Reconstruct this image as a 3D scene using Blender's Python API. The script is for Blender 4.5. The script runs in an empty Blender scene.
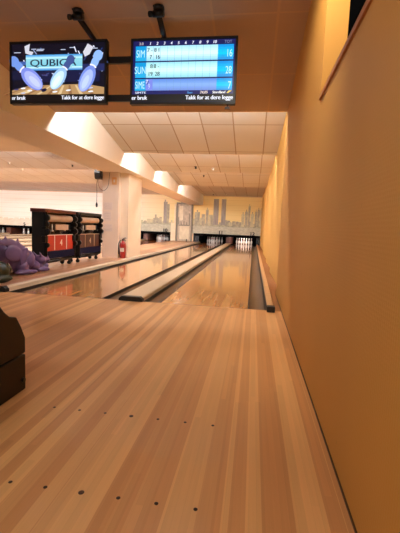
import bpy, bmesh, math, random
from mathutils import Vector, Matrix
random.seed(7)
PI = math.pi
S = bpy.context.scene
COL = S.collection

# ------------------------------------------------------------------ materials
def lin(c):
    return tuple(((v/255/12.92) if v/255 <= .04045 else ((v/255+.055)/1.055)**2.4) for v in c) + (1,)

class NT:
    def __init__(self, name):
        self.m = bpy.data.materials.new(name); self.m.use_nodes = True
        self.t = self.m.node_tree; self.b = self.t.nodes['Principled BSDF']
    def n(self, kind, **kw):
        x = self.t.nodes.new(kind)
        for k, v in kw.items():
            setattr(x, k, v)
        return x
    def l(self, a, b):
        self.t.links.new(a, b)
    def val(self, sock, v):
        if hasattr(v, 'is_linked') or isinstance(v, bpy.types.NodeSocket): self.l(v, sock)
        else: sock.default_value = v
    def math(self, op, a, b=None, c=None):
        x = self.n('ShaderNodeMath', operation=op)
        self.val(x.inputs[0], a)
        if b is not None: self.val(x.inputs[1], b)
        if c is not None: self.val(x.inputs[2], c)
        return x.outputs[0]
    def mix(self, f, a, b, blend='MIX'):
        x = self.n('ShaderNodeMix', data_type='RGBA', blend_type=blend)
        self.val(x.inputs[0], f); self.val(x.inputs[6], a); self.val(x.inputs[7], b)
        return x.outputs[2]
    def obj(self):
        return self.n('ShaderNodeTexCoord').outputs['Object']
    def xyz(self, v):
        x = self.n('ShaderNodeSeparateXYZ'); self.l(v, x.inputs[0]); return x.outputs
    def scale(self, v, s):
        x = self.n('ShaderNodeMapping'); self.l(v, x.inputs['Vector']); x.inputs['Scale'].default_value = s
        return x.outputs[0]
    def noise(self, v, scale, detail=3, rough=.5):
        x = self.n('ShaderNodeTexNoise'); self.l(v, x.inputs['Vector'])
        x.inputs['Scale'].default_value = scale; x.inputs['Detail'].default_value = detail
        x.inputs['Roughness'].default_value = rough
        return x.outputs['Fac']
    def white(self, w):
        x = self.n('ShaderNodeTexWhiteNoise', noise_dimensions='1D'); self.l(w, x.inputs['W']); return x.outputs['Value']
    def bump(self, h, strength, dist=.01):
        x = self.n('ShaderNodeBump'); self.l(h, x.inputs['Height'])
        x.inputs['Strength'].default_value = strength; x.inputs['Distance'].default_value = dist
        self.l(x.outputs[0], self.b.inputs['Normal'])

def mat(name, rgb, rough=.6, metal=0, vary=.06, nscale=6, spec=.5, coat=0):
    k = NT(name)
    f = k.noise(k.obj(), nscale)
    c = lin(rgb)
    lo = tuple(v*(1-vary*2) for v in c[:3])+(1,); hi = tuple(min(1, v*(1+vary*2)) for v in c[:3])+(1,)
    k.l(k.mix(f, lo, hi), k.b.inputs['Base Color'])
    k.b.inputs['Roughness'].default_value = rough; k.b.inputs['Metallic'].default_value = metal
    k.b.inputs['Specular IOR Level'].default_value = spec; k.b.inputs['Coat Weight'].default_value = coat
    return k.m

def emit(name, rgb, strength=1.0):
    k = NT(name)
    k.b.inputs['Base Color'].default_value = (0.01, .01, .01, 1)
    k.b.inputs['Emission Color'].default_value = lin(rgb)
    k.b.inputs['Emission Strength'].default_value = strength
    k.b.inputs['Roughness'].default_value = .3
    return k.m

def wood(name, light, dark, rough, coat, board=.0273, contrast=1.0, dull=.5, scuffs=.6):
    k = NT(name); o = k.obj(); x, y, z = k.xyz(o)
    bi = k.math('FLOOR', k.math('DIVIDE', x, board))
    g1 = k.white(k.math('FLOOR', k.math('DIVIDE', k.math('ADD', x, .01), board*2)))
    g2 = k.white(k.math('ADD', k.math('FLOOR', k.math('DIVIDE', k.math('ADD', x, .0347), board*3)), 37.3))
    tone = k.math('ADD', k.math('MULTIPLY', g2, .42), k.math('MULTIPLY', g1, .58))
    tone = k.math('SMOOTH_MIN', k.math('MULTIPLY', k.math('MAXIMUM', k.math('SUBTRACT', tone, .36), 0.0), 6.0*contrast), 1.0, .1)
    # end joints of single boards
    bw = k.white(k.math('ADD', bi, 11.7))
    seg = k.math('FLOOR', k.math('ADD', k.math('DIVIDE', y, 1.7), k.math('MULTIPLY', bw, 9.0)))
    sw = k.white(k.math('ADD', k.math('MULTIPLY', seg, 3.17), k.math('MULTIPLY', bi, 7.31)))
    grain = k.noise(k.scale(o, (55, 2.2, 1)), 1.0, 4, .6)
    cloud = k.noise(o, .9, 2)
    base = k.mix(tone, lin(light), lin(dark))
    v = k.math('ADD', .80, k.math('MULTIPLY', sw, .13))
    v = k.math('ADD', v, k.math('MULTIPLY', grain, .17))
    v = k.math('ADD', v, k.math('MULTIPLY', cloud, .10))
    fr = k.math('FRACT', k.math('DIVIDE', x, board))
    seam = k.math('LESS_THAN', fr, .05)
    v = k.math('SUBTRACT', v, k.math('MULTIPLY', seam, .07))
    comb = k.n('ShaderNodeCombineColor')
    for i in range(3): k.l(v, comb.inputs[i])
    k.l(k.mix(1.0, base, comb.outputs[0], 'MULTIPLY'), k.b.inputs['Base Color'])
    scuff = k.noise(o, 2.3, 4)
    k.l(k.math('ADD', rough*(1-scuffs/2), k.math('MULTIPLY', scuff, rough*scuffs)), k.b.inputs['Roughness'])
    k.b.inputs['Coat Weight'].default_value = coat; k.b.inputs['Coat Roughness'].default_value = .06 if coat > .5 else .09; k.b.inputs['Coat IOR'].default_value = 1.5 if coat > .5 else 1.5
    k.b.inputs['Specular IOR Level'].default_value = dull
    return k.m

def tiles(name, rgb, line, pitch_x, pitch_y, ox, oy, stain=None):
    k = NT(name); o = k.obj(); x, y, z = k.xyz(o)
    fx = k.math('FRACT', k.math('DIVIDE', k.math('SUBTRACT', x, ox), pitch_x))
    fy = k.math('FRACT', k.math('DIVIDE', k.math('SUBTRACT', y, oy), pitch_y))
    m = k.math('MAXIMUM', k.math('LESS_THAN', fx, .024/pitch_x), k.math('LESS_THAN', fy, .022/pitch_y))
    ix = k.math('FLOOR', k.math('DIVIDE', k.math('SUBTRACT', x, ox), pitch_x))
    iy = k.math('FLOOR', k.math('DIVIDE', k.math('SUBTRACT', y, oy), pitch_y))
    w = k.white(k.math('ADD', k.math('MULTIPLY', ix, 3.7), k.math('MULTIPLY', iy, 17.1)))
    c = lin(rgb)
    base = k.mix(w, tuple(v*.93 for v in c[:3])+(1,), tuple(min(1, v*1.04) for v in c[:3])+(1,))
    sp = k.noise(o, 60, 2)
    base = k.mix(k.math('MULTIPLY', sp, .10), base, (.25, .2, .15, 1))
    base = k.mix(m, base, lin(line))
    if stain:
        sx, sy, r = stain
        dx = k.math('DIVIDE', k.math('SUBTRACT', x, sx), r*1.7); dy = k.math('DIVIDE', k.math('SUBTRACT', y, sy), r)
        d = k.math('ADD', k.math('MULTIPLY', dx, dx), k.math('MULTIPLY', dy, dy))
        a = k.math('MAXIMUM', k.math('SUBTRACT', 1.0, d), 0.0)
        a = k.math('MULTIPLY', a, k.noise(o, 9, 4, .7))
        base = k.mix(k.math('MINIMUM', k.math('MULTIPLY', a, 1.3), .8), base, lin((96, 66, 46)))
    k.l(base, k.b.inputs['Base Color']); k.b.inputs['Roughness'].default_value = .85
    k.b.inputs['Specular IOR Level'].default_value = .15
    return k.m

def wall_paint(name, rgb, scale=160, bump=.10, vary=.05):
    k = NT(name); o = k.obj()
    f = k.noise(k.scale(o, (1, 1, .35)), 2.2, 4)
    c = lin(rgb)
    base = k.mix(f, tuple(v*(1-vary) for v in c[:3])+(1,), tuple(v*(1+vary) for v in c[:3])+(1,))
    sc = k.noise(k.scale(o, (1, 2.2, 3.0)), 5.5, 5, .65)
    sm = k.math('MULTIPLY', k.math('GREATER_THAN', sc, .705), .25)
    base = k.mix(sm, base, tuple(v*.55 for v in c[:3])+(1,))
    k.l(base, k.b.inputs['Base Color'])
    k.b.inputs['Roughness'].default_value = .55; k.b.inputs['Specular IOR Level'].default_value = .35
    x, y, z = k.xyz(o)
    w = k.math('ADD', k.math('SINE', k.math('MULTIPLY', y, 420.0)), k.math('SINE', k.math('MULTIPLY', z, 420.0)))
    h = k.math('ADD', k.math('MULTIPLY', w, .2), k.noise(o, scale, 2))
    k.bump(h, bump, .004)
    return k.m

def mural_mat(name, c1, c2, scale, detail=5, zs=1.0):
    k = NT(name); o = k.obj()
    f = k.noise(k.scale(o, (1, 1, zs)), scale, detail, .65)
    f = k.math('MINIMUM', k.math('MAXIMUM', k.math('MULTIPLY', k.math('SUBTRACT', f, .35), 3.3), 0.0), 1.0)
    k.l(k.mix(f, lin(c1), lin(c2)), k.b.inputs['Base Color']); k.b.inputs['Roughness'].default_value = .7
    k.b.inputs['Specular IOR Level'].default_value = .2
    return k.m

def sky_mat():
    k = NT('mural_sky'); o = k.obj(); x, y, z = k.xyz(o)
    f = k.math('DIVIDE', k.math('ADD', x, 9.0), 4.5)
    f = k.math('MINIMUM', k.math('MAXIMUM', f, 0.0), 1.0)
    cl = k.noise(k.scale(o, (.5, 1, 3.5)), 1.1, 4)
    base = k.mix(f, lin((248, 240, 230)), lin((244, 216, 150)))
    base = k.mix(k.math('MULTIPLY', cl, .22), base, lin((232, 190, 130)))
    fz = k.math('FRACT', k.math('DIVIDE', z, .29))
    base = k.mix(k.math('MULTIPLY', k.math('LESS_THAN', fz, .05), .35), base, lin((190, 150, 95)))
    k.l(base, k.b.inputs['Base Color']); k.b.inputs['Roughness'].default_value = .75
    k.b.inputs['Specular IOR Level'].default_value = .15
    return k.m

def pin_mat():
    k = NT('pin_white'); x, y, z = k.xyz(k.obj())
    a = k.math('LESS_THAN', k.math('ABSOLUTE', k.math('SUBTRACT', z, .282)), .006)
    b = k.math('LESS_THAN', k.math('ABSOLUTE', k.math('SUBTRACT', z, .262)), .006)
    m = k.math('MAXIMUM', a, b)
    k.l(k.mix(m, lin((240, 236, 228)), lin((190, 30, 30))), k.b.inputs['Base Color'])
    k.b.inputs['Roughness'].default_value = .25; k.b.inputs['Coat Weight'].default_value = .4
    return k.m

M = dict(
    approach=wood('approach_maple', (224, 170, 110), (203, 144, 90), .36, .12, contrast=1.0, dull=.42),
    lane=wood('lane_maple', (226, 168, 102), (210, 146, 82), .2, .85, contrast=.8, scuffs=0),
    lane_painted_reflection=wood('lane_maple_painted_reflection', (206, 118, 58), (184, 96, 44), .2, .85, contrast=.6, scuffs=.1),  # lane wood made redder: the black mask's dark reflection put into the colour
    walk=wood('walkway_maple', (216, 166, 118), (196, 142, 104), .35, .1, board=.06),
    gutter=mat('gutter_composite', (98, 76, 58), .42, vary=.1),
    gutter_edge=mat('gutter_edge_black', (26, 22, 22), .5),
    cap_top=mat('capping_laminate', (206, 182, 150), .4, vary=.05, nscale=3),
    strip=mat('edge_strip_ochre', (150, 94, 44), .5),
    kerb=mat('kerb_pale', (230, 212, 186), .4),
    rail_wood=mat('rail_varnished_wood', (206, 158, 108), .35, vary=.1, nscale=9),
    black=mat('black_plastic', (17, 16, 17), .45),
    black_metal=mat('black_metal', (22, 20, 20), .38, metal=.3),
    pit=mat('pit_black', (7, 6, 6), .9, spec=.1),
    mask=mat('mask_black', (10, 9, 10), .8, spec=.04),
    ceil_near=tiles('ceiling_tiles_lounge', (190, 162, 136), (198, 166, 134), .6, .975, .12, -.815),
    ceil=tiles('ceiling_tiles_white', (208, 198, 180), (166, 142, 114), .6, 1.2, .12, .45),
    ceil_left=tiles('ceiling_tiles_hall', (206, 202, 198), (176, 162, 148), .6, 1.2, .12, -.05, stain=(-5.45, 5.75, .40)),
    beam=mat('beam_painted', (240, 230, 214), .7, vary=.03, nscale=2),
    riser=mat('riser_painted', (214, 178, 138), .8),
    pillar=mat('pillar_plaster', (238, 220, 196), .6, vary=.03, nscale=3),
    pillar_panel=mat('pillar_board', (232, 210, 190), .55, vary=.03, nscale=3),
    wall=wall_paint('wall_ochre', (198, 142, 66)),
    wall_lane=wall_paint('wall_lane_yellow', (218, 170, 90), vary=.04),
    ledge=mat('ledge_wood', (176, 112, 62), .4, vary=.12, nscale=12),
    glass=mat('dark_glass', (5, 5, 6), 1.0, spec=0),
    base=mat('baseboard_dark', (74, 48, 28), .5),
    sky=sky_mat(),
    water=mural_mat('mural_water', (176, 170, 150), (206, 200, 178), 5.5, 6, 2.0),
    tower=mural_mat('mural_tower', (148, 138, 132), (172, 162, 150), 9, 3, .2),
    bld=mural_mat('mural_building', (144, 138, 128), (196, 182, 150), 7, 5, .6),
    bld2=mural_mat('mural_building_far', (180, 170, 142), (214, 200, 158), 7, 5, .6),
    shore=mural_mat('mural_shore', (140, 142, 126), (204, 192, 160), 9, 6, 1.5),
    pale_water=mural_mat('mural_pale_water', (222, 208, 184), (240, 226, 204), 3, 5, 3),
    door=mural_mat('door_painted', (166, 152, 134), (204, 184, 160), 6, 6, .8),
    door_low=mural_mat('door_painted_low', (208, 190, 160), (228, 212, 184), 4, 4, .6),
    frame=mat('door_frame_grey', (128, 118, 104), .6),
    board=mat('side_board_cream', (236, 214, 180), .7),
    steel=mat('steel', (170, 165, 160), .3, metal=.9),
    red=mat('extinguisher_red', (170, 22, 16), .3, coat=.4),
    label=mat('paper_label', (226, 214, 198), .7),
    paper=mat('paper_notice', (226, 206, 194), .8),
    print=mat('faint_print', (176, 156, 146), .8),
    purple=mat('purple_plastic', (106, 82, 126), .42, vary=.08, nscale=7),
    green=mat('green_plastic', (24, 34, 18), .45, vary=.12, nscale=7),
    brown=mat('ball_return_brown', (24, 14, 11), .5, vary=.08, nscale=5),
    brown_top=mat('ball_return_hood', (27, 16, 13), .46, vary=.08, nscale=5),
    lid=mat('machine_lid_red', (84, 26, 22), .4),
    roller=mat('roller_beige', (196, 166, 140), .55, vary=.08),
    red_panel=mat('machine_red', (186, 50, 30), .45),
    dark_panel=mat('machine_dark_red', (66, 28, 24), .45),
    navy=mat('machine_navy', (6, 9, 44), .7, spec=.15),
    white=mat('white_plastic', (230, 224, 214), .5),
    pin=pin_mat(),
    kick=mat('kickback_brown', (96, 50, 32), .5, vary=.12),
    orange=mat('switch_plate_amber', (226, 176, 116), .5),
    cable=mat('cable_grey', (96, 84, 74), .6),
    dot=mat('inlay_dot', (58, 34, 20), .45),
    tube=emit('lamp_tube', (255, 214, 160), 1.0),
)

# ------------------------------------------------------------------ mesh tools
def box(bm, x0, x1, y0, y1, z0, z1, mi=0, bev=0):
    vs = [bm.verts.new(p) for p in ((x0,y0,z0),(x1,y0,z0),(x1,y1,z0),(x0,y1,z0),(x0,y0,z1),(x1,y0,z1),(x1,y1,z1),(x0,y1,z1))]
    fs = [bm.faces.new([vs[i] for i in q]) for q in ((0,3,2,1),(4,5,6,7),(0,1,5,4),(1,2,6,5),(2,3,7,6),(3,0,4,7))]
    for f in fs: f.material_index = mi
    if bev:
        es = list({e for f in fs for e in f.edges})
        r = bmesh.ops.bevel(bm, geom=es, offset=bev, segments=2, affect='EDGES', profile=.6)
        for f in r['faces']: f.material_index = mi

def prism(bm, prof, axis, a, b, mi=0):
    """extrude a 2-D outline along an axis ('x': outline in y,z; 'y': x,z; 'z': x,y)"""
    def P(u, v, t):
        return {'x': (t, u, v), 'y': (u, t, v), 'z': (u, v, t)}[axis]
    A = [bm.verts.new(P(u, v, a)) for u, v in prof]; B = [bm.verts.new(P(u, v, b)) for u, v in prof]
    n = len(prof); fs = []
    for i in range(n): fs.append(bm.faces.new((A[i], A[(i+1)%n], B[(i+1)%n], B[i])))
    fs.append(bm.faces.new(A[::-1])); fs.append(bm.faces.new(B))
    for f in fs: f.material_index = mi
    bmesh.ops.recalc_face_normals(bm, faces=fs)

def tube(bm, pts, r, seg=10, mi=0, closed_ends=True):
    pts = [Vector(p) for p in pts]; rings = []; up = None
    rr = r if isinstance(r, (list, tuple)) else [r]*len(pts)
    for i, p in enumerate(pts):
        d = (pts[min(i+1, len(pts)-1)] - pts[max(i-1, 0)]).normalized()
        if up is None or abs(up.dot(d)) > .98:
            up = Vector((0, 0, 1)) if abs(d.z) < .9 else Vector((1, 0, 0))
        s = d.cross(up).normalized(); u = s.cross(d).normalized(); up = u
        rings.append([bm.verts.new(p + (s*math.cos(2*PI*k/seg) + u*math.sin(2*PI*k/seg))*rr[i]) for k in range(seg)])
    fs = []
    for a, b in zip(rings, rings[1:]):
        for k in range(seg): fs.append(bm.faces.new((a[k], a[(k+1)%seg], b[(k+1)%seg], b[k])))
    if closed_ends:
        fs.append(bm.faces.new(rings[0][::-1])); fs.append(bm.faces.new(rings[-1]))
    for f in fs: f.material_index = mi; f.smooth = len(f.verts) == 4
    bmesh.ops.recalc_face_normals(bm, faces=fs)

def lathe(bm, prof, cx=0, cy=0, cz=0, seg=24, mi=0):
    rings = []
    for r, z in prof:
        rings.append([bm.verts.new((cx+max(r, .0005)*math.cos(2*PI*k/seg), cy+max(r, .0005)*math.sin(2*PI*k/seg), cz+z)) for k in range(seg)])
    fs = []
    for a, b in zip(rings, rings[1:]):
        for k in range(seg): fs.append(bm.faces.new((a[k], a[(k+1)%seg], b[(k+1)%seg], b[k])))
    fs.append(bm.faces.new(rings[0][::-1])); fs.append(bm.faces.new(rings[-1]))
    for f in fs: f.material_index = mi; f.smooth = len(f.verts) == 4
    bmesh.ops.recalc_face_normals(bm, faces=fs)

def obj(name, bm, mats, parent=None, loc=(0, 0, 0), rot=0):
    me = bpy.data.meshes.new(name); bm.to_mesh(me); bm.free()
    for m in (mats if isinstance(mats, (list, tuple)) else [mats]): me.materials.append(m)
    o = bpy.data.objects.new(name, me); COL.objects.link(o)
    o.location = loc; o.rotation_euler = (0, 0, rot)
    if parent: o.parent = parent
    return o

def tag(o, label, cat, group=None):
    o['label'] = label; o['category'] = cat
    if group: o['group'] = group
    return o

def thing(name, label, cat, loc, rot=0, group=None):
    o = bpy.data.objects.new(name, None); COL.objects.link(o); o.empty_display_size = .1
    o.location = loc; o.rotation_euler = (0, 0, rot)
    return tag(o, label, cat, group)

def struct(name, bm, m, parent=None):
    o = obj(name, bm, m, parent)
    if parent is None: o['kind'] = 'structure'
    return o

def copy_tree(o, parent=None):
    c = o.copy(); COL.objects.link(c)
    if parent: c.parent = parent
    for ch in list(o.children): copy_tree(ch, c)
    return c

def B(): return bmesh.new()

# ------------------------------------------------------------------ constants of the place
LANE_W = 1.067
Y_END = 18.2                 # plane of the mural and the masking units
XW = .40                     # right wall
LIPS = [1.1, 4.2, 7.0, 10.7] # ceiling steps
LIP_Z = 2.62
XB0, XB1, ZB = -4.0, -3.1, 2.285   # long beam beside the lanes
HALL = -19.0
BACK = -7.5
ceil0 = lambda y: LIP_Z + .15*(LIPS[0]-y)

# ------------------------------------------------------------------ floors
bm = B(); box(bm, HALL, XW+.15, BACK, 0.0, -.12, 0)
floor = struct('floor', bm, M['approach'])
bm = B(); box(bm, HALL, XW+.25, 0.0, 22, -.22, -.13)
struct('floor_under_lanes', bm, M['pit'])
bm = B(); box(bm, .315, XW+.18, 0, Y_END, -.12, 0)
struct('floor_beside_rail', bm, M['strip'])
bm = B(); box(bm, -4.98, -3.243, .12, Y_END-.0, -.12, .05)
struct('floor_walkway', bm, M['walk'])
bm = B()
# inlaid dots, two rows of seven on the approach of the right lane
for row, idx in ((-3.27, range(-2, 4)), (-2.724, range(-3, 4))):
    for i in idx:
        d = B(); r = .0105 if i == 0 else .0072
        lathe(d, [(r, -.002), (r, .0012), (r*.7, .0016)], seg=16)
        obj('approach_dot', d, M['dot'], floor, (-.5334+i*.1368, row, 0))
bm.free()
bm = B(); box(bm, HALL, XW, -.022, -.004, 0, .0012)
obj('foul_line', bm, mat('foul_line_dark', (150, 104, 70), .4), floor)

# ------------------------------------------------------------------ lanes
def gutter_bm(w, length):
    bm = B(); n = 9; A = []; Bv = []
    for y, L in ((0, A), (length, Bv)):
        for i in range(n):
            t = i/(n-1); a = PI*(1-t)
            L.append((w/2+w/2*.96*math.cos(a), y, -.004-.085*math.sin(a)**.8))
    va = [bm.verts.new(p) for p in A]; vb = [bm.verts.new(p) for p in Bv]
    for i in range(n-1):
        f = bm.faces.new((va[i], va[i+1], vb[i+1], vb[i])); f.smooth = True
    # dark lips
    for x0, x1 in ((0, .015), (w-.015, w)):
        box(bm, x0, x1, 0, length, -.13, -.001, 1)
    box(bm, .015, w-.015, -.0005, .004, -.13, -.095, 1)
    return bm

def make_lane(label, x_right, wl, wr, group=None):
    t = thing('bowling_lane', label, 'bowling lane', (x_right-LANE_W/2, 0, 0), 0, group)
    bm = B(); box(bm, -LANE_W/2, LANE_W/2, 0, 12.9, -.13, 0)
    obj('lane_surface', bm, M['lane'], t)
    bm = B(); box(bm, -LANE_W/2, LANE_W/2, 12.9, 19.6, -.13, 0)  # far lane and floor under the pins, coloured as if mirroring the mask
    obj('lane_end_painted_reflection', bm, M['lane_painted_reflection'], t)
    obj('gutter', gutter_bm(wl, Y_END-.12), [M['gutter'], M['gutter_edge']], t, (-LANE_W/2-wl, 0, 0))
    obj('gutter', gutter_bm(wr, Y_END-.12), [M['gutter'], M['gutter_edge']], t, (LANE_W/2, 0, 0))
    return t

make_lane('rightmost bowling lane running along the ochre wall to lit pins', 0, .23, .225)
make_lane('second bowling lane from the ochre wall, left of the wide pale divider', -1.85, .23, .26)
left_lanes = [-5.17 - 1.87*i for i in range(7)]
ords = ['nearest to the pillar', 'second beyond the pillar', 'third beyond the pillar', 'fourth beyond the pillar', 'fifth beyond the pillar', 'sixth beyond the pillar', 'farthest from the pillar']
for i, x in enumerate(left_lanes):
    make_lane('lane in the bright left hall, ' + ords[i], x, .23, .23, 'lanes of the left hall')

def divider(label, x0, x1, z=.065, rise=.02, name='lane_divider', length=Y_END-.16, y0=-.02, group=None, top='cap_top'):
    w = x1-x0
    t = thing(name, label, 'lane divider', ((x0+x1)/2, y0, 0), 0, group)
    bm = B(); prism(bm, [(-w/2, -.02), (w/2, -.02), (w/2, z*.75), (w/2-.015, z), (-w/2+.015, z), (-w/2, z*.75)], 'y', .05, length)
    obj('capping', bm, M[top], t)
    bm = B(); prism(bm, [(-w/2-.004, 0.0), (w/2+.004, 0.0), (w/2+.004, z*.6), (w/2-.03, z+.006), (-w/2+.03, z+.006), (-w/2-.004, z*.6)], 'y', -.02, .06)
    obj('end_cap', bm, M['black'], t)
    return t
divider('wide pale divider with black end cap between the two right lanes', -1.60, -1.305, .05)
divider('pale kerb-like divider with black end cap left of second lane', -3.238, -3.155, .07, top='kerb')
for i, x in enumerate(left_lanes):
    divider('pale divider in the bright left hall, beside the lane ' + ords[i], x-LANE_W-.23-.32, x-LANE_W-.245, group='dividers of the left hall')

# rail along the right wall
t = thing('bumper_rail', 'narrow varnished wooden rail with black end along the ochre wall', 'rail', (.27, -.1, 0))
bm = B(); prism(bm, [(-.04, 0.001), (.04, 0.001), (.04, .04), (.03, .052), (-.03, .052), (-.04, .04)], 'y', .06, Y_END)
obj('rail_body', bm, M['rail_wood'], t)
bm = B(); box(bm, -.046, .046, -.03, .07, 0.001, .07, bev=.008)
obj('end_cap', bm, M['black'], t)
bm = B(); prism(bm, [(-.0435, -.05), (-.041, -.05), (-.041, .03), (-.0435, .02)], 'y', .12, Y_END)
obj('bumper_strip', bm, M['gutter_edge'], t)

# ------------------------------------------------------------------ right wall
bm = B()
YJ = -1.84                                     # far jamb of the niche
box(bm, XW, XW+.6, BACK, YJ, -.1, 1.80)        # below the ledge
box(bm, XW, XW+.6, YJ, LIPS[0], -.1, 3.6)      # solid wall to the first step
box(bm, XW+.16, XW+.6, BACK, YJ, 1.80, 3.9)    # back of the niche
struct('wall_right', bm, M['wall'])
bm = B()
ys = LIPS + [Y_END+.1]
for a, b in zip(ys, ys[1:]):                   # saw-tooth wall panels beside the lanes
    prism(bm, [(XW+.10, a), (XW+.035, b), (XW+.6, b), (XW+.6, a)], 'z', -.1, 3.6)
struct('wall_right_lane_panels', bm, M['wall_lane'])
bm = B(); box(bm, XW-.012, XW+.17, BACK, YJ-.02, 1.795, 1.823, bev=.003)
struct('trim_1', bm, M['ledge'])
bm = B(); box(bm, XW+.135, XW+.158, BACK, YJ-.02, 1.823, 3.2)
struct('window_1', bm, M['glass'])
bm = B(); box(bm, XW-.006, XW, BACK, LIPS[0], 0, .007)
struct('baseboard_right', bm, M['base'])

# ------------------------------------------------------------------ back wall with the painted skyline
bm = B()
def rect(x0, x1, z0, z1, mi, d=0.0):
    vs = [bm.verts.new(p) for p in ((x0, -d, z0), (x1, -d, z0), (x1, -d, z1), (x0, -d, z1))]
    bm.faces.new(vs).material_index = mi
box(bm, HALL, XW+.6, 0, .12, .55, 3.4, 0)
rect(-7.4, XW+.3, .56, 1.12, 1, .002)
rect(-7.4, XW+.3, 1.02, 1.16, 5, .003)
rect(HALL, -7.4, .56, 1.0, 6, .002)
SK = [(-3.26,-3.13,1.53),(-3.16,-2.95,1.74),(-2.91,-2.75,2.02),(-2.73,-2.62,1.71),(-2.62,-2.46,1.71),(-1.76,-1.6,1.43),(-1.49,-1.27,1.3),
      (-1.28,-1.07,1.38),(-1.06,-.75,1.35),(-.74,-.57,1.83),(-.54,-.37,1.99),(-.35,-.23,2.31),(-.2,-.01,1.85),(.05,.18,2.01),(.2,.33,2.12),
      (.34,.47,2.10),(-3.59,-3.28,1.86),(-4.48,-4.26,2.5),(-3.89,-3.68,2.57)]
for i, (a, b, h) in enumerate(SK):
    rect(a, b, 1.08, h, 3 if i % 3 else 4, .004 + .0004*(i % 4))
    if h > 1.75: rect(a+(b-a)*.35, a+(b-a)*.62, h, h+.12, 3, .004)
for k in range(34):                            # low far blocks
    a = -7.2 + k*.23 + random.uniform(-.06, .06); rect(a, a+random.uniform(.1, .24), 1.1, 1.22+random.random()**2*.28, 4 if k % 2 else 3, .0035)
rect(-2.45, -2.14, 1.12, 2.68, 2, .006); rect(-1.97, -1.70, 1.12, 2.68, 2, .006)
rect(-5.55, -5.32, 1.1, 2.42, 2, .006); rect(-5.36, -5.18, 1.1, 2.28, 3, .0065)
rect(-5.5, -5.42, 2.42, 2.55, 2, .006)
rect(-6.6, -6.22, 1.1, 1.34, 4, .005); rect(-6.22, -5.8, 1.1, 1.4, 3, .005); rect(-6.1, -5.98, 1.4, 1.62, 3, .005)
for k in range(26):                            # faint pale quay far to the left
    a = -17.5+k*.38; rect(a, a+.3, 1.0, 1.04+random.random()*.12, 6, .003)
wall_back = struct('wall_back', bm, [M[k] for k in ('sky', 'water', 'tower', 'bld', 'bld2', 'shore', 'pale_water')])
wall_back.location = (0, Y_END, 0)
bm = B(); box(bm, HALL, XW+.3, Y_END-.05, Y_END-.008, 2.83, 2.875)
struct('trim_2', bm, M['riser'])
bm = B(); box(bm, -5.06, -3.62, Y_END+.008, Y_END+.1, 0, .55)
struct('wall_back_lower', bm, M['board'])
bm = B(); box(bm, HALL-.1, HALL, BACK, 22, -.2, 4)
struct('wall_left', bm, M['pillar'])

# door painted over with the skyline
bm = B(); box(bm, -4.62, -3.80, 0, .04, .06, 2.30, 0); rect(-4.5, -3.9, .16, .98, 1, .006); rect(-4.56, -3.86, .99, 1.06, 2, .008); rect(-4.55, -4.3, 1.3, 2.2, 1, .003)
for k in range(9):
    a = -4.6+k*.085; rect(a, a+.06, 1.06, 1.2+random.random()*.9, 0 if k % 2 else 2, .004)
door = obj('door_1', bm, [M['door'], M['door_low'], M['frame']], None, (0, Y_END-.09, 0)); door['kind'] = 'structure'
bm = B(); box(bm, -4.72, -4.62, -.02, .08, .05, 2.40); box(bm, -3.80, -3.72, -.02, .08, .05, 2.40); box(bm, -4.62, -3.80, -.02, .08, 2.30, 2.40)
obj('door_frame', bm, M['frame'], door)
bm = B(); tube(bm, [(-4.54, -.01, 1.05), (-4.54, -.06, 1.05), (-4.43, -.065, 1.05)], .012); obj('door_handle', bm, M['steel'], door)
bm = B(); box(bm, -5.04, -4.74, Y_END-.14, Y_END-.01, .05, 1.15); box(bm, -4.84, -4.74, Y_END-.12, Y_END-.01, 1.15, 2.3)
tag(obj('panel_board', bm, M['board']), 'pale upright board beside the painted grey door', 'panel')
t = thing('door_stop', 'small black stop on the walkway in front of the painted door', 'door stop', (-3.95, Y_END-.55, .05))
bm = B(); lathe(bm, [(.05, 0), (.05, .03), (.02, .04), (.02, .1), (.035, .11), (.035, .14)]); obj('stop_post', bm, M['black'], t)

# ------------------------------------------------------------------ masking units, pits, pins
def mask(x0, x1, label):
    t = thing('masking_unit', label, 'masking unit', ((x0+x1)/2, Y_END, 0))
    w = (x1-x0)/2
    bm = B(); box(bm, -w, w, -.04, .03, .45, .57, bev=.006); obj('mask_board', bm, M['mask'], t)
    bm = B(); box(bm, -w, w, 1.75, 1.8, -.1, .56); box(bm, -w, w, .05, 1.8, .56, .6); obj('pit_curtain', bm, M['pit'], t)
    for x in (-w, w-.05):
        bm = B(); box(bm, x, x+.05, -.03, 1.8, .002, .56); obj('side_panel', bm, M['black'], t)
    return t
mr = mask(-3.62, .47, 'long black masking unit above the pins of the two right lanes')
bm = B(); box(bm, -.17, .17, -.05, 1.75, .002, .40); obj('kickback', bm, M['kick'], mr, (-1.43+1.575, 0, 0))
bm = B(); box(bm, -.12, .12, -.1, 1.7, .002, .40); obj('kickback', bm, M['black'], mr, (-3.40+1.575, 0, 0))
bm = B(); box(bm, -.08, .1, -.04, 1.7, .002, .40); obj('kickback', bm, M['black'], mr, (.31+1.575, 0, 0))
ml = mask(left_lanes[-1]-LANE_W-.5, -5.06, 'long black masking unit across the lanes of the left hall')
cx = ((left_lanes[-1]-LANE_W-.5)-5.06)/2
for i, x in enumerate(left_lanes):
    bm = B(); box(bm, -.16, .16, -.06, 1.75, .002, .40); obj('kickback', bm, M['kick'], ml, (x-LANE_W-.4-cx, 0, 0))

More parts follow.
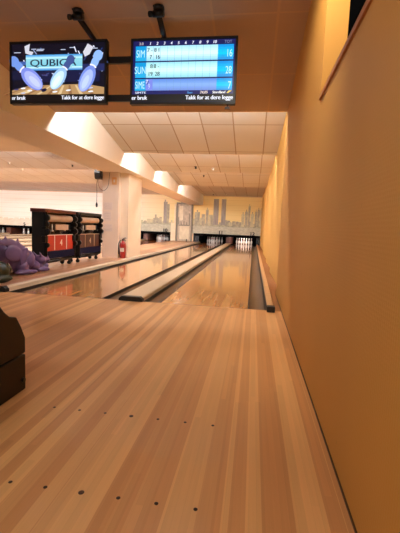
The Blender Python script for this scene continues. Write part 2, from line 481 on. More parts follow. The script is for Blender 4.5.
pin_prof = [(.0255, 0), (.0285, .006), (.036, .019), (.0497, .057), (.0578, .095), (.0606, .114), (.0595, .135), (.0530, .17), (.0415, .205),
            (.0312, .232), (.0245, .255), (.0236, .268), (.0262, .292), (.0306, .318), (.0323, .343), (.0305, .360), (.0235, .373), (.012, .3795), (.001, .381)]
def pin_mesh():
    bm = B(); lathe(bm, pin_prof, seg=20); return bm
pin0 = obj('bowling_pin', pin_mesh(), M['pin'])
first = True
rows = [[(0, 'head pin at the front')], [(-1, 'left pin of the second row'), (1, 'right pin of the second row')],
        [(-2, 'left pin of the third row'), (0, 'middle pin of the third row'), (2, 'right pin of the third row')],
        [(-3, 'leftmost pin of the back row'), (-1, 'inner left pin of the back row'), (1, 'inner right pin of the back row'), (3, 'rightmost pin of the back row')]]
def pins(xc, where, group):
    global first
    for r, row in enumerate(rows):
        for c, nm in row:
            o = pin0 if first else pin0.copy()
            if not first: COL.objects.link(o)
            first = False
            o.location = (xc+c*.1524, 18.36+r*.264, 0)
            tag(o, '%s %s' % (nm.replace('head pin at the front', 'front white bowling pin').replace('pin of', 'bowling pin of'), where), 'bowling pin', group)
pins(-.5334, 'on the brightly lit rightmost lane', 'pins of the rightmost lane')
pins(-1.85-.5334, 'on the dim second lane', 'pins of the second lane')
pins(left_lanes[0]-.5334, 'on the lane left of the painted door', 'pins left of the painted door')
pins(left_lanes[5]-.5334, 'just left of the red-panelled machine', 'pins of the sixth left hall lane')
pins(left_lanes[6]-.5334, 'at the photo\'s far left edge', 'pins of the last left hall lane')

# lane numbers standing on the masks
def text_polys(s, size, align='CENTER', shear=0.0):
    cu = bpy.data.curves.new('txt', 'FONT'); cu.body = s; cu.size = size; cu.align_x = align; cu.shear = shear
    o = bpy.data.objects.new('txt', cu); COL.objects.link(o)
    dg = bpy.context.evaluated_depsgraph_get(); dg.update()
    me = bpy.data.meshes.new_from_object(o.evaluated_get(dg))
    out = ([tuple(v.co) for v in me.vertices], [tuple(p.vertices) for p in me.polygons])
    bpy.data.objects.remove(o); bpy.data.curves.remove(cu); bpy.data.meshes.remove(me)
    return out
def put_text(bm, s, size, u, v, d, mi, align='CENTER', sx=1.0, shear=0.0, bold=0.0):
    """flat lettering in the x,z plane facing -y"""
    vs, ps = text_polys(s, size, align, shear)
    for k, ox in enumerate(((-bold, bold) if bold else (0,))):
        V = [bm.verts.new((u+x*sx+ox, -d-k*.0001, v+y)) for x, y, z in vs]
        for p in ps:
            try: bm.faces.new([V[i] for i in p]).material_index = mi
            except ValueError: pass
def lane_number(s, x, z0, where):
    t = thing('lane_number', 'small dark lane number %s standing on the black mask %s' % (s, where), 'lane number', (x, Y_END-.02, z0+.005))
    bm = B(); put_text(bm, s, .30, 0, .0, 0, 0, bold=.012)
    r = bmesh.ops.extrude_face_region(bm, geom=bm.faces[:])
    bmesh.ops.translate(bm, verts=[g for g in r['geom'] if isinstance(g, bmesh.types.BMVert)], vec=(0, -.02, 0))
    obj('digits', bm, M['black'], t)
lane_number('12', -.05, .57, 'above the rightmost lane'); lane_number('11', -1.95, .57, 'above the second lane')
lane_number('10', -5.42, .57, 'left of the painted door'); lane_number('5', left_lanes[5]-.35, .57, 'at the far left')

# ------------------------------------------------------------------ ceilings, beam, pillar
def slab(name, pts, x0, x1, m, th=.05):
    bm = B(); prism(bm, pts + [(y, z+th) for y, z in pts[::-1]], 'x', x0, x1); return struct(name, bm, m)
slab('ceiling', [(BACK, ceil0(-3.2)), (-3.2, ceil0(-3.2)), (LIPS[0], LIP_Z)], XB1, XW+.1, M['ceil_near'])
tops = [3.28, 3.02, 3.0]
for i in range(3):
    slab('ceiling', [(LIPS[i]+.03, tops[i]), (LIPS[i+1], LIP_Z)], XB1, XW+.2, M['ceil'])
slab('ceiling', [(LIPS[3]+.03, 3.0), (Y_END+.1, 2.87)], XB1, XW+.2, M['ceil'])
# left hall: low soffit, then the same steps
slab('ceiling', [(BACK, 3.0), (-1, 3.0), (LIPS[1], LIP_Z)], HALL, XB0, M['beam'])
for i in (1, 2):
    slab('ceiling', [(LIPS[i]+.03, tops[i]), (LIPS[i+1], LIP_Z)], HALL, XB0, M['ceil_left'])
slab('ceiling', [(LIPS[3]+.03, 3.0), (Y_END+.1, 2.87)], HALL, XB0, M['ceil_left'])
for i, y in enumerate(LIPS):
    top = (tops+[3.0])[i]
    bm = B(); box(bm, XB1, XW+.2, y-.0, y+.03, LIP_Z+.0, top+.3)
    struct('ceiling_step', bm, M['riser'])
    if i:
        bm = B(); box(bm, HALL, XB0, y, y+.03, LIP_Z, top+.3); struct('ceiling_step', bm, M['riser'])
bm = B(); box(bm, XB0, XB1, BACK, Y_END, ZB, 3.7)
struct('ceiling_beam', bm, M['beam'])
bm = B(); box(bm, -3.96, -3.52, 5.0, 6.3, .05, ZB, 1); box(bm, -3.52, -3.3, 5.16, 6.3, .05, ZB, 0)
struct('wall_pillar', bm, [M['pillar'], M['pillar_panel']])

# cove lamps hidden behind each step: tubes on a batten
def cove(x0, x1, y, z, label, strength, seg=1.5):
    n = max(1, round((x1-x0)/seg)); L = (x1-x0)/n
    t = thing('cove_light', label, 'strip light', ((x0+x1)/2, y, z))
    bm = B(); box(bm, -(x1-x0)/2, (x1-x0)/2, -.03, .03, .03, .08); obj('batten', bm, M['white'], t)
    m = emit('tube_glow_%s' % strength, (250, 251, 255), strength)
    for k in range(n):
        bm = B(); c = -(x1-x0)/2+(k+.5)*L
        tube(bm, [(c-L*.47, 0, 0), (c+L*.47, 0, 0)], .018, 8); obj('lamp_tube', bm, m, t)
nm = ['first', 'second', 'third', 'last']
COVE = [170, 170, 170, 135]
for i, y in enumerate(LIPS):
    cove(XB1+.015, XW-.03, y+(.2 if i else .25), LIP_Z+(.19 if i else .27), 'strip light hidden behind the %s ceiling step over the right lanes' % nm[i], COVE[i], 1.7)
for i in (1, 2, 3):
    cove(HALL+.5, XB0-.1, LIPS[i]+.2, LIP_Z+.19, 'strip light hidden behind the %s ceiling step of the left hall' % nm[i], [0, 150, 200, 340][i], 4)

def sprinkler(x, y, z, white, label):
    t = thing('sprinkler', label, 'sprinkler', (x, y, z))
    bm = B(); lathe(bm, [(.045, 0), (.045, -.012), (.02, -.02), (.014, -.05), (.035, -.056), (.035, -.062), (.002, -.066)], seg=14)
    obj('sprinkler_head', bm, M['white' if white else 'black'], t)
zc = lambda y: (lambda i: (tops[i]+(LIP_Z-tops[i])*(y-LIPS[i]-.03)/(LIPS[i+1]-LIPS[i]-.03)) if i < 3 else 3.0-.13*(y-LIPS[3])/(Y_END-LIPS[3]))(max(i for i in range(4) if LIPS[i] < y))
for x, y, w, lb in ((-1.75, 6.5, 0, 'small dark ceiling sprinkler before the third step over the lanes'), (-1.25, 6.6, 1, 'small white ceiling sprinkler before the third step over the lanes'),
                    (-1.85, 9.0, 0, 'small dark ceiling sprinkler before the last step'), (-2.42, 17.4, 0, 'small dark ceiling sprinkler near the painted twin towers'),
                    (-1.63, 17.2, 1, 'small white ceiling sprinkler near the painted twin towers'), (-5.6, 6.55, 0, 'small dark sprinkler in the left hall beside the beam'),
                    (-7.6, 6.4, 1, 'pale sprinkler in the left hall at the left of the photo'), (-8.6, 8.6, 1, 'pale sprinkler in the left hall beyond the third step')):
    sprinkler(x, y, zc(y)+.012, w, lb)

# ------------------------------------------------------------------ things on the pillar
t = thing('fire_extinguisher', 'red fire extinguisher on the floor against the pillar', 'fire extinguisher', (-3.40, 5.06, .05))
bm = B(); lathe(bm, [(.07, 0), (.08, .012), (.08, .36), (.07, .40), (.04, .43), (.028, .44), (.028, .46)], seg=28); body = obj('cylinder_body', bm, M['red'], t)
bm = B(); box(bm, -.02, .02, -.02, .02, .46, .50); tube(bm, [(-.01, 0, .50), (.06, -.03, .535), (.11, -.05, .53)], .009); tube(bm, [(-.01, 0, .48), (.06, -.03, .485), (.10, -.05, .475)], .008)
obj('valve_handle', bm, M['black_metal'], t)
bm = B(); tube(bm, [(-.02, 0, .475), (-.07, -.02, .46), (-.10, -.03, .38), (-.10, -.03, .22), (-.095, -.03, .10)], .011); obj('hose', bm, M['black'], t)
bm = B()
prof = []
for k in range(9):
    a = -PI/2-.75+1.5*k/8; prof.append((.0812*math.cos(a), .0812*math.sin(a)))
for (a, b) in zip(prof, prof[1:]):
    vs = [bm.verts.new(p) for p in ((a[0], a[1], .17), (b[0], b[1], .17), (b[0], b[1], .27), (a[0], a[1], .27))]; bm.faces.new(vs)
obj('printed_label', bm, M['label'], body)

t = thing('loudspeaker', 'small black loudspeaker box high on the left corner of the pillar', 'loudspeaker', (-4.05, 4.93, 2.08))
bm = B(); prism(bm, [(-.07, .03), (-.03, 0), (.07, 0), (.07, .26), (-.06, .26), (-.09, .16)], 'x', -.075, .085); obj('speaker_case', bm, M['black'], t)
bm = B(); box(bm, .085, .10, .0, .05, .08, .18); obj('bracket', bm, M['steel'], t)
bm = B()
pts = []
for k in range(15):
    a = PI*k/14; pts.append((-3.925+.15*math.cos(PI-a), 4.96, 2.05-.25*math.sin(a)))
tube(bm, [(-4.06, 4.96, 2.075)] + pts + [(-3.765, 4.97, 2.2), (-3.77, 4.999, 2.27)], .006, 6)
tag(obj('speaker_cable', bm, M['cable']), 'thin cable looping down from the black loudspeaker across the pillar', 'cable')
t = thing('hanging_plug', 'black plug hanging on a cord beside the pillar below the loudspeaker', 'plug', (-4.09, 4.93, 1.36))
bm = B(); tube(bm, [(0, 0, .10), (.004, 0, .4), (-.004, 0, .60), (0.01, 0, .725)], .006, 6); obj('cord', bm, M['black'], t)
bm = B(); lathe(bm, [(.012, 0), (.026, .02), (.028, .08), (.018, .11), (.008, .13)], seg=12); obj('plug_body', bm, M['black'], t)
t = thing('light_switch', 'amber square switch plate high on the pillar front', 'switch', (-3.64, 5.0, 1.96))
bm = B(); box(bm, -.065, .065, -.012, 0, 0, .19, bev=.004); obj('switch_plate', bm, M['orange'], t)
bm = B(); box(bm, -.018, .018, -.02, -.0125, .06, .13); obj('rocker', bm, M['white'], t)
for i, (x, z, w, h, lb) in enumerate(((-3.80, 1.30, .24, .20, 'topmost of three paper notices on the pillar front'), (-3.82, 1.02, .21, .24, 'middle of three paper notices on the pillar front'), (-3.80, .74, .24, .20, 'lowest of three paper notices on the pillar front'))):
    bm = B(); box(bm, -w/2, w/2, -.003, 0, 0, h, 0)
    for k in range(4): box(bm, -w*.4, w*(.4-.1*(k % 2)), -.0036, -.003, h*(.78-.18*k), h*(.80-.18*k), 1)
    tag(obj('paper_notice', bm, [M['paper'], M['print']], None, (x, 5.0005, z)), lb, 'notice', 'notices on the pillar')

# ------------------------------------------------------------------ maintenance machines (front towards the lanes = +x)
def machine(label, y0, W, panel, glyph):
    t = thing('lane_machine', label, 'machine', (-3.8, y0, .05), PI/2)     # local x runs along the lanes, local -y is the front
    for x in (0, W-.06):
        bm = B(); prism(bm, [(.0, .12), (.0, .95), (.03, 1.05), (.06, 1.08), (.25, 1.08), (.25, .12)], 'x', x, x+.06); obj('side_panel', bm, M['black'], t)
        bm = B(); box(bm, x+.01, x+.05, .06, .22, .55, .565); lathe(bm, [(.05, 0), (.05, .02)], x+.03, .02, .60)
        obj('side_bracket', bm, M['black_metal'], t)
    bm = B(); box(bm, -.02, W+.02, -.03, .27, 1.06, 1.125, bev=.008); box(bm, .06, W-.06, -.04, -.028, 1.06, 1.10); obj('lid', bm, M['lid' if panel == 'red_panel' else 'black'], t)
    bm = B(); tube(bm, [(.10, .05, .955), (W-.10, .05, .955)], .07, 20); obj('roller', bm, M['roller'], t)
    bm = B(); box(bm, .06, W-.06, .15, .18, .64, 1.07); obj('back_plate', bm, mat('machine_inner', (58, 40, 34), .6), t)
    for k in range(5):
        bm = B(); x = .12+k*(W-.24)/4; tube(bm, [(x, .12, .66), (x, .05, .74), (x+.02, .06, .84)], .018, 8); lathe(bm, [(.035, 0), (.035, .03)], x, .05, .70); obj('lever', bm, M['steel' if k % 2 else 'black_metal'], t)
    for x in (.035, W-.035):
        bm = B(); tube(bm, [(x, -.02, .14), (x, -.02, .70), (x, -.035, .80), (x, -.02, 1.06)], .02, 8)
        box(bm, x-.03, x+.03, -.012, .06, .14, 1.06); box(bm, x-.05, x+.05, -.03, .05, .50, .62, bev=.01); box(bm, x-.045, x+.045, -.04, .04, .74, .80, bev=.01)
        for z, rr in ((.45, .05), (.70, .065), (.84, .05), (.96, .06)):
            tube(bm, [(x-.03, -.03, z), (x+.03, -.03, z)], rr, 12)
        obj('gear_post', bm, M['black_metal'], t)
    bm = B(); box(bm, W*.36, W*.78, .0, .03, .73, .84, bev=.005); obj('tray', bm, M['roller'], t)
    bm = B(); box(bm, .06, W-.06, .0, .05, .33, .64, 0)
    f = lambda a, b, c, d: box(bm, a, b, -.004, 0, c, d, 1)
    f(W*.30, W*.32, .34, .635); f(W*.70, W*.72, .34, .635); f(.06, W-.06, .628, .64)
    put_text(bm, glyph, .18, W*.52, .42, .006, 1, bold=.006)
    obj('front_panel', bm, [M[panel], M['white' if panel == 'red_panel' else 'roller']], t)
    bm = B(); box(bm, .03, W-.03, -.03, .10, .19, .33, bev=.006); obj('front_bar', bm, M['navy'], t)
    bm = B(); box(bm, .06, W-.06, .02, .24, .10, .14); tube(bm, [(.10, .0, .12), (W-.10, .0, .16)], .02, 8); tube(bm, [(.10, .01, .165), (W-.1, .01, .165)], .014, 8); obj('under_frame', bm, M['black_metal'], t)
    for x in (.12, W-.12):
        for y in (.05, .21):
            bm = B(); box(bm, x-.028, x+.028, y-.012, y+.012, .08, .105); box(bm, x-.028, x-.02, y-.012, y+.012, .03, .08); box(bm, x+.02, x+.028, y-.012, y+.012, .03, .08)
            c = obj('caster', bm, M['black_metal'], t)
            bm = B(); tube(bm, [(x-.018, y, .04), (x+.018, y, .04)], .04, 14); obj('wheel', bm, M['black'], c)
    return t
machine('black lane machine with bright red front panel and dark red lid, left of its twin', 1.97, 1.16, 'red_panel', '4')
machine('black lane machine with dark front panel, right of its red-panelled twin', 3.28, 1.22, 'dark_panel', '4')

# ------------------------------------------------------------------ ramps shaped as lying animals
def blob(name, parts, spikes, m, parent, voxel=.018):
    bm = B()
    for (cx, cy, cz, rx, ry, rz, tilt) in parts:
        r = bmesh.ops.create_uvsphere(bm, u_segments=20, v_segments=14, radius=1)
        mx = Matrix.Translation((cx, cy, cz)) @ Matrix.Rotation(tilt, 4, 'Y') @ Matrix.Diagonal((rx, ry, rz, 1))
        bmesh.ops.transform(bm, matrix=mx, verts=r['verts'])
    for (x, y, z, dx, dy, dz, r) in spikes:
        tube(bm, [(x, y, z), (x+dx, y+dy, z+dz)], [r, r*.2], 10)
    o = obj(name, bm, m, parent)
    md = o.modifiers.new('r', 'REMESH'); md.mode = 'VOXEL'; md.voxel_size = voxel
    sm = o.modifiers.new('s', 'SMOOTH'); sm.iterations = 2; sm.factor = .5
    dg = bpy.context.evaluated_depsgraph_get(); dg.update()
    me = bpy.data.meshes.new_from_object(o.evaluated_get(dg)); o.modifiers.clear(); o.data = me
    zmin = min(v.co.z for v in me.vertices)
    for v in me.vertices: v.co.z -= zmin
    for p in me.polygons: p.use_smooth = True
    return o
t = thing('ball_ramp', 'purple moulded plastic ball ramp like a crouching beast beside the lane', 'ball ramp', (-3.86, 1.36, .05), PI/2*.78)
blob('ramp_body', [(-.12, 0, .20, .26, .2, .20, .3), (-.30, .03, .30, .22, .18, .2, .5), (.05, -.02, .22, .17, .17, .18, .6), (.20, 0, .12, .16, .15, .1, .2),
                   (-.08, -.24, .04, .22, .08, .04, 0), (-.12, -.2, .12, .1, .09, .1, .2), (-.05, .2, .06, .26, .09, .06, 0)],
     [(-.42, .05, .42, -.03, 0, .13, .07), (-.32, .06, .44, -.02, 0, .14, .06), (-.22, .06, .42, 0, 0, .15, .06), (-.10, .05, .38, .02, 0, .13, .055), (.0, .04, .36, .03, 0, .10, .05), (.1, .02, .33, .04, 0, .08, .045)], M['purple'], t, .013)
blob('ramp_wing', [(-.22, -.17, .40, .28, .03, .09, .5), (-.30, -.2, .30, .16, .03, .13, .2), (-.12, -.22, .24, .06, .03, .17, .35), (-.40, -.17, .48, .14, .035, .05, .1)],
     [(-.4, -.17, .5, -.02, 0, .09, .035), (-.2, -.17, .46, 0, 0, .09, .035)], M['purple'], t, .012).location = (0, -.02, .14)
blob('ramp_head', [(0, 0, .20, .10, .12, .09, 0), (.10, -.02, .20, .08, .09, .05, .15), (.09, -.02, .10, .06, .08, .05, 0), (.0, -.1, .04, .13, .05, .04, 0), (.02, .1, .04, .13, .05, .04, 0), (-.02, 0, .09, .09, .1, .1, 0)],
     [(-.02, -.07, .26, -.06, -.02, .10, .03), (-.02, .07, .26, -.06, .02, .10, .03), (.13, -.05, .24, .0, 0, .04, .02)], M['purple'], t, .012).location = (.34, -.04, .0)
t = thing('ball_ramp', 'dark green moulded ball ramp at the left edge, in front of the purple one', 'ball ramp', (-3.62, .36, .05), PI/2*.9)
blob('ramp_body', [(-.08, 0, .16, .22, .18, .16, .2), (.06, -.02, .16, .14, .17, .14, .3), (0, -.15, .05, .2, .06, .05, 0), (.08, .1, .08, .1, .1, .08, 0)],
     [(-.2, .02, .26, -.02, 0, .09, .05), (-.08, .02, .29, 0, 0, .08, .05)], M['green'], t)
blob('ramp_head', [(0, 0, .1, .07, .1, .08, 0), (.03, 0, .07, .07, .08, .06, 0)], [(0, -.05, .16, -.03, 0, .06, .025), (0, .05, .16, -.03, 0, .06, .025)], M['green'], t, .014).location = (.20, -.02, .08)

# ------------------------------------------------------------------ ball return on the approach
t = thing('ball_return', 'dark brown ball return standing on the approach at the left edge', 'ball return', (-1.46, -2.56, 0))
def rounded(prof_z, prof, name, m, bev):
    bm = B(); prism(bm, prof, 'x', -.25, .25)
    es = [e for e in bm.edges]
    bmesh.ops.bevel(bm, geom=es, offset=bev, segments=3, affect='EDGES', profile=.6)
    return obj(name, bm, m, t)
rounded(0, [(0, 0.001), (0, .205), (-1.9, .205), (-1.9, 0.001)], 'base_cabinet', M['brown'], .008)
rounded(0, [(0, .213), (0, .30), (-.035, .37), (-.075, .432), (-.13, .448), (-.17, .48), (-.24, .56), (-.40, .63), (-.9, .66), (-1.5, .62), (-1.9, .5), (-1.9, .213)], 'hood', M['brown_top'], .008)
bm = B(); tube(bm, [(.25, -.03, .065), (.262, -.03, .065)], .012, 12); obj('leveling_knob', bm, M['black_metal'], t)

# ------------------------------------------------------------------ screens
TY = -.70
def E_(name, rgb, s=1.0): return emit(name, rgb, s)
SM = {}
def sm(rgb, s=1.0):
    k = (rgb, s)
    if k not in SM: SM[k] = emit('screen_%d_%d_%d' % rgb, rgb, s)
    return SM[k]
class Screen:
    """flat picture on a panel: u runs 0..1 to the right, v 0..1 downwards"""
    def __init__(self, w, h): self.bm = B(); self.w = w; self.h = h; self.m = []; self.d = 0.0
    def mi(self, c):
        m = sm(c, 1.3)
        if m not in self.m: self.m.append(m)
        return self.m.index(m)
    def P(self, u, v): return ((u-.5)*self.w, -self.d, (1-v)*self.h)
    def poly(self, pts, c):
        self.d += .00006
        f = self.bm.faces.new([self.bm.verts.new(self.P(*p)) for p in pts]); f.material_index = self.mi(c); f.normal_update()
        if f.normal.y > 0: f.normal_flip()
    def rect(self, u0, v0, u1, v1, c): self.poly([(u0, v1), (u1, v1), (u1, v0), (u0, v0)], c)
    def grad(self, u0, v0, u1, v1, c0, c1, n=6, vert=True):
        for k in range(n):
            t = k/(n-1); c = tuple(int(a+(b-a)*t) for a, b in zip(c0, c1))
            if vert: self.rect(u0, v0+(v1-v0)*k/n, u1, v0+(v1-v0)*(k+1)/n, c)
            else: self.rect(u0+(u1-u0)*k/n, v0, u0+(u1-u0)*(k+1)/n, v1, c)
    def ell(self, u, v, ru, rv, ang, c, n=22):
        # radii in units of the screen height, so that shapes keep their aspect
        a = self.h/self.w; pts = []
        for k in range(n):
            t = 2*PI*k/n; x, y = ru*math.cos(t), rv*math.sin(t)
            pts.append((u+(x*math.cos(ang)-y*math.sin(ang))*a, v+(x*math.sin(ang)+y*math.cos(ang))))
        self.poly(pts, c)
    def text(self, s, u, v, size, c, align='CENTER', sx=1.0, shear=0.0, bold=0.0):
        self.d += .0002
        x, y, z = self.P(u, v); put_text(self.bm, s, size*self.h, x, z, self.d, self.mi(c), align, sx, shear, bold)

def television(label, x0, x1, z0, z1, draw):
    w = x1-x0; h = z1-z0
    t = thing('television', label, 'television', ((x0+x1)/2, TY, z0))
    bm = B(); b = .022
    box(bm, -w/2, w/2, 0, .05, 0, h, 0, .004)
    for q in ((-w/2, w/2, h-b, h), (-w/2, w/2, 0, b), (-w/2, -w/2+b, b, h-b), (w/2-b, w/2, b, h-b)):
        box(bm, q[0], q[1], -.012, .001, q[2], q[3])
    obj('housing', bm, M['black'], t)
    sc = Screen(w-2*b, h-2*b); draw(sc)
    obj('screen', sc.bm, sc.m, t, (0, -.0015, b))
    return t

def ticker(s):
    s.rect(0, .875, 1, 1, (4, 4, 8))
    s.text('er bruk', -.004, .965, .098, (225, 228, 240), 'LEFT', sx=.92, bold=.0022)
    s.text('Takk for at dere legge', 1.0, .965, .098, (225, 228, 240), 'RIGHT', sx=.92, bold=.0022)

def draw_picture(s):
    s.rect(0, 0, 1, 1, (6, 8, 26))
    rnd = random.Random(3)
    for k in range(26):            # white scribbled skyline of trusses behind the panel
        u = rnd.random(); v = .03+rnd.random()*.5; a = rnd.uniform(-.04, .04); l = rnd.uniform(.03, .14)
        s.poly([(u, v), (u+.012, v), (u+.012+a, v+l), (u+a, v+l)], rnd.choice([(150, 165, 205), (70, 90, 150), (215, 220, 240), (40, 60, 120)]))
    for k in range(8):
        u = rnd.random()*.9; v = .06+rnd.random()*.14; s.rect(u, v, u+rnd.uniform(.03, .09), v+.012, (190, 200, 225))
    s.poly([(.82, .02), (.88, .08), (.84, .2), (.79, .24), (.77, .16)], (205, 205, 215))
    s.poly([(.14, .04), (.2, .0), (.19, .12), (.24, .14), (.22, .2), (.15, .16)], (205, 205, 215))
    s.rect(0, .30, .18, .36, (60, 90, 160)); s.rect(.74, .36, 1, .48, (30, 40, 90))
    # name panel
    s.grad(.155, .19, .765, .255, (70, 150, 215), (190, 235, 240), 4)
    s.grad(.155, .255, .765, .40, (140, 205, 218), (122, 196, 216), 5)
    s.grad(.155, .40, .765, .46, (200, 240, 245), (60, 130, 200), 4)
    s.text('QUBICA', .45, .385, .165, (14, 26, 60), sx=1.45, bold=.0022)
    s.rect(.60, .25, .655, .42, (150, 205, 222)); s.poly([(.585, .44), (.67, .25), (.695, .25), (.61, .45)], (20, 24, 50))
    s.poly([(0, .46), (.28, .46), (.34, .62), (0, .62)], (14, 20, 52)); s.rect(.3, .47, .95, .66, (16, 22, 60))
    for k in range(14):
        u = .28+rnd.random()*.5; v = .5+rnd.random()*.16; s.ell(u, v, .02+.03*rnd.random(), .012, rnd.uniform(-.6, .6), rnd.choice([(120, 130, 190), (190, 200, 230), (60, 66, 120)]))
    # wooden floor
    s.poly([(0, .80), (.2, .72), (.8, .70), (1, .76), (1, .88), (0, .88)], (176, 138, 92))
    for k in range(9):
        u = k*.12; s.poly([(u-.1, .88), (u-.06, .88), (.5+(u-.5)*.55+.02, .72), (.5+(u-.5)*.55, .72)], (212, 184, 140) if k % 2 else (140, 100, 66))
    for k in range(12):
        u = rnd.random(); v = .76+rnd.random()*.09; s.ell(u, v, .05, .014, -.1, rnd.choice([(235, 236, 240), (225, 205, 160), (60, 60, 110), (190, 190, 210)]))
    s.ell(.355, .80, .055, .028, -.3, (8, 10, 50)); s.ell(.78, .80, .06, .022, .1, (20, 22, 60))
    def pinp(u, v, ang, sc, c, c2, c3):
        # a toppling pin drawn with body, neck, collar and head along one axis
        a = s.h/s.w; dx, dy = math.cos(ang), math.sin(ang)
        at = lambda t: (u+dx*t*sc*a, v+dy*t*sc)
        s.ell(*at(-.33), .14*sc, .085*sc, ang, c2)
        s.ell(*at(-.48), .12*sc, .105*sc, ang, c2)
        s.ell(*at(-.24), .03*sc, .085*sc, ang, (235, 235, 250))
        s.ell(*at(.06), .30*sc, .165*sc, ang, c)
        s.ell(*at(.10), .25*sc, .12*sc, ang, c3)
        s.ell(*at(.14), .16*sc, .06*sc, ang, tuple(min(255, q+22) for q in c3))
    pinp(.20, .57, .72, .85, (120, 136, 220), (110, 146, 220), (168, 178, 238))
    pinp(.525, .57, 2.2, .72, (150, 190, 228), (60, 80, 140), (200, 228, 242))
    pinp(.83, .57, 2.05, .80, (116, 140, 220), (140, 180, 240), (166, 184, 240))
    ticker(s)

def draw_scores(s):
    NAV = (16, 24, 92)
    s.rect(0, 0, 1, 1, NAV)
    s.rect(0, 0, 1, .075, (22, 26, 84))
    c0, c1, c2 = .025, .135, .835
    cols = [c1+(c2-c1)*k/10 for k in range(11)]
    s.text('3.0', .08, .063, .062, (200, 190, 190), bold=.0006)
    for k in range(10): s.text(str(k+1), (cols[k]+cols[k+1])/2, .063, .066, (232, 236, 250), shear=.15, bold=.0012)
    s.text('TOT', .93, .063, .062, (132, 142, 182))
    rows_ = [(.085, .325, (172, 226, 240), (212, 244, 246), (150, 214, 238), 'SIM', '16', [('7', 0, 0), ('-', 0, 1), ('8', 1, 0), ('1', 1, 1)], ['7', '16']),
             (.350, .600, (160, 226, 236), (206, 246, 240), (150, 220, 234), 'SUN', '28', [('8', 0, 1), ('8', 1, 0), ('-', 1, 1)], ['19', '28']),
             (.625, .815, (96, 140, 222), (130, 170, 232), (110, 140, 214), 'SIME', '7', [('7', 0, 0)], [])]
    for v0, v1, a, b, c, nm_, tot, marks, cum in rows_:
        mid = (v0+v1)/2
        s.grad(c1, v0, c2, mid, a, b, 4); s.grad(c1, mid, c2, v1, b, c, 4)
        s.grad(c0, v0, c1, v1, (0, 148, 214), (30, 170, 224), 4)
        s.grad(c2, v0, .985, mid, (20, 150, 225), (0, 190, 240), 3); s.grad(c2, mid, .985, v1, (0, 196, 240), (40, 150, 220), 3)
        for u in cols[1:-1]: s.rect(u-.0012, v0, u+.0012, v1, (108, 150, 190))
        s.rect(c1-.002, v0, c1+.001, v1, (70, 120, 180))
        s.text(nm_, (c0+c1)/2-.003, mid+.06, .17, (190, 240, 250), sx=.62 if len(nm_) < 4 else .5)
        s.text(tot, .975, mid+.075, .17, (196, 236, 250), 'RIGHT', sx=.62)
        for ch, fr, half in marks:
            s.text(ch, cols[fr]+(cols[1]-cols[0])*(.27+.5*half), v0+.095, .09, (30, 50, 70), bold=.001)
        for k, ch in enumerate(cum): s.text(ch, cols[k]+(cols[1]-cols[0])*.62, v1-.03, .095, (30, 50, 70), sx=.9, bold=.001)
    s.rect(c1, .63, cols[1], .81, (120, 132, 224)); s.text('7', cols[0]+.012, .70, .09, (235, 240, 250)); s.text('9', cols[0]+.035, .785, .12, (190, 205, 245), sx=.7)
    s.rect(0, .815, 1, .875, (20, 24, 92))
    s.text('SIMTE', .03, .865, .05, (215, 222, 240), 'LEFT', sx=1.5, bold=.001)
    s.text('Iben', .58, .868, .052, (90, 170, 240)); s.text('24,05', .715, .868, .06, (240, 220, 205), shear=.2, bold=.0008)
    s.text('Stordland', .86, .868, .058, (240, 240, 235), shear=.2, sx=.95, bold=.0012)
    s.poly([(.935, .865), (.955, .825), (.985, .825), (.965, .85), (.95, .865)], (235, 205, 90))
    ticker(s)

television('wide television showing blue toppling pins and a QUBICA panel, left of the scoreboard', -2.58, -1.525, 2.155, 2.77, draw_picture)
television('wide television showing a blue bowling scoreboard with three players, right of its twin', -1.275, -.225, 2.145, 2.765, draw_scores)
for z, lb in ((2.565, 'upper black rail carrying both televisions'), (2.195, 'lower black rail carrying both televisions')):
    bm = B(); box(bm, -2.3, -.42, TY+.0495, TY+.085, z, z+.065, bev=.004)
    tag(obj('mounting_rail', bm, M['black_metal'], None), lb, 'rail', 'rails behind the televisions')
def arm(x, xe, label):
    ya = -.93
    zc_ = ceil0(ya)
    t = thing('ceiling_mount', label, 'ceiling mount', (x, ya, zc_))
    bm = B(); lathe(bm, [(.045, -.035), (.05, -.02), (.05, 0)], seg=16); box(bm, -.045, .045, -.035, .035, -.014, 0); obj('ceiling_plate', bm, M['black'], t)
    bm = B(); tube(bm, [(-.05, 0, -.06), (.05, 0, -.06)], .028, 12); tube(bm, [(-.055, -.03, -.075), (-.07, -.05, -.085)], .025, 10); obj('knuckle', bm, M['black_metal'], t)
    dx = xe-x; dy = TY+.112-ya
    bm = B(); tube(bm, [(0, 0, -.06), (dx*.9, dy, -.185)], .026, 12); obj('arm_tube', bm, M['black_metal'], t)
    bm = B(); tube(bm, [(dx*.9, dy, -.15), (dx*.9, dy, -.72)], .03, 12); tube(bm, [(dx*.9-.05, dy, -.19), (dx*.9+.06, dy, -.19)], .03, 12); obj('drop_tube', bm, M['black_metal'], t)
arm(-1.72, -1.64, 'black angled ceiling mount above the left television'); arm(-.945, -.95, 'black angled ceiling mount above the scoreboard television')
t = thing('cable_stub', 'small black connector hanging under the right end of the scoreboard television', 'connector', (-.30, TY+.02, 2.105))
bm = B(); box(bm, -.025, .025, -.012, .012, 0, .022); tube(bm, [(0, 0, .02), (0.0, 0.0, .045)], .008); obj('connector_body', bm, M['black'], t)

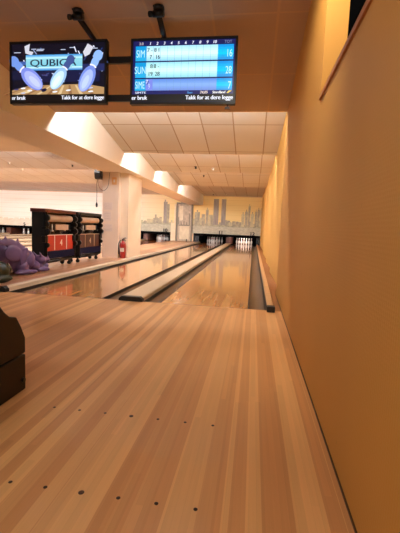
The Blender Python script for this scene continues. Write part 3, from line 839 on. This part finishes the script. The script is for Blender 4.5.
# ------------------------------------------------------------------ lights
def area(name, loc, target, size, power, col=(1, .78, .52), sy=None, spread=PI):
    L = bpy.data.lights.new(name, 'AREA'); L.energy = power; L.color = col; L.size = size; L.spread = spread
    if sy: L.shape = 'RECTANGLE'; L.size_y = sy
    o = bpy.data.objects.new(name, L); COL.objects.link(o); o.location = loc
    o.rotation_euler = (Vector(target)-Vector(loc)).to_track_quat('-Z', 'Y').to_euler()
    return o
area('lounge_lamp', (-1.6, -5.6, 2.85), (-1.6, -5.0, 0), 1.2, 62, (1, .96, .89))
area('lounge_lamp', (-.6, -3.6, 2.9), (-.1, -2.9, 0), .5, 8, (1, .96, .89))
L = bpy.data.lights.new('wall_downlight', 'SPOT'); L.energy = 140; L.color = (1, .90, .72); L.spot_size = 1.75; L.spot_blend = .9; L.shadow_soft_size = .06
o = bpy.data.objects.new('wall_downlight', L); COL.objects.link(o); o.location = (-.05, -2.35, 2.95)
o.rotation_euler = (Vector((.42, -1.45, 1.7))-o.location).to_track_quat('-Z', 'Y').to_euler()
area('pin_light', (-.53, 18.30, .54), (-.53, 18.75, .1), 1.0, 14, (1, .92, .82), .06)
area('mask_lamp', (-.9, Y_END-.9, 2.78), (-.9, Y_END, 1.4), 3.6, 5, (1, .85, .6), .08)

w = bpy.data.worlds.new('World'); S.world = w; w.use_nodes = True
w.node_tree.nodes['Background'].inputs[0].default_value = (1, .95, .88, 1)
w.node_tree.nodes['Background'].inputs[1].default_value = .26

# ------------------------------------------------------------------ camera
f, cx_, cy_, cz_, yaw, pitch, roll = 370.765, .01938, -4.42596, .952757, .138668, .1058005, .0413033
fw = Vector((-math.sin(yaw)*math.cos(pitch), math.cos(yaw)*math.cos(pitch), -math.sin(pitch)))
r0 = Vector((math.cos(yaw), math.sin(yaw), 0)); d0 = fw.cross(r0)
r = r0*math.cos(roll) - d0*math.sin(roll); d = fw.cross(r)
cam = bpy.data.cameras.new('Camera'); co = bpy.data.objects.new('Camera', cam); COL.objects.link(co)
cam.sensor_fit = 'VERTICAL'; cam.sensor_height = 24; cam.lens = f/533*24; cam.clip_start = .02; cam.clip_end = 200
mw = Matrix(((r.x, -d.x, -fw.x, cx_), (r.y, -d.y, -fw.y, cy_), (r.z, -d.z, -fw.z, cz_), (0, 0, 0, 1)))
co.matrix_world = mw
S.camera = co
S.view_settings.view_transform = 'Standard'; S.view_settings.look = 'None'; S.view_settings.gamma = 1
S.view_settings.use_curve_mapping = False; S.view_settings.exposure = -.08
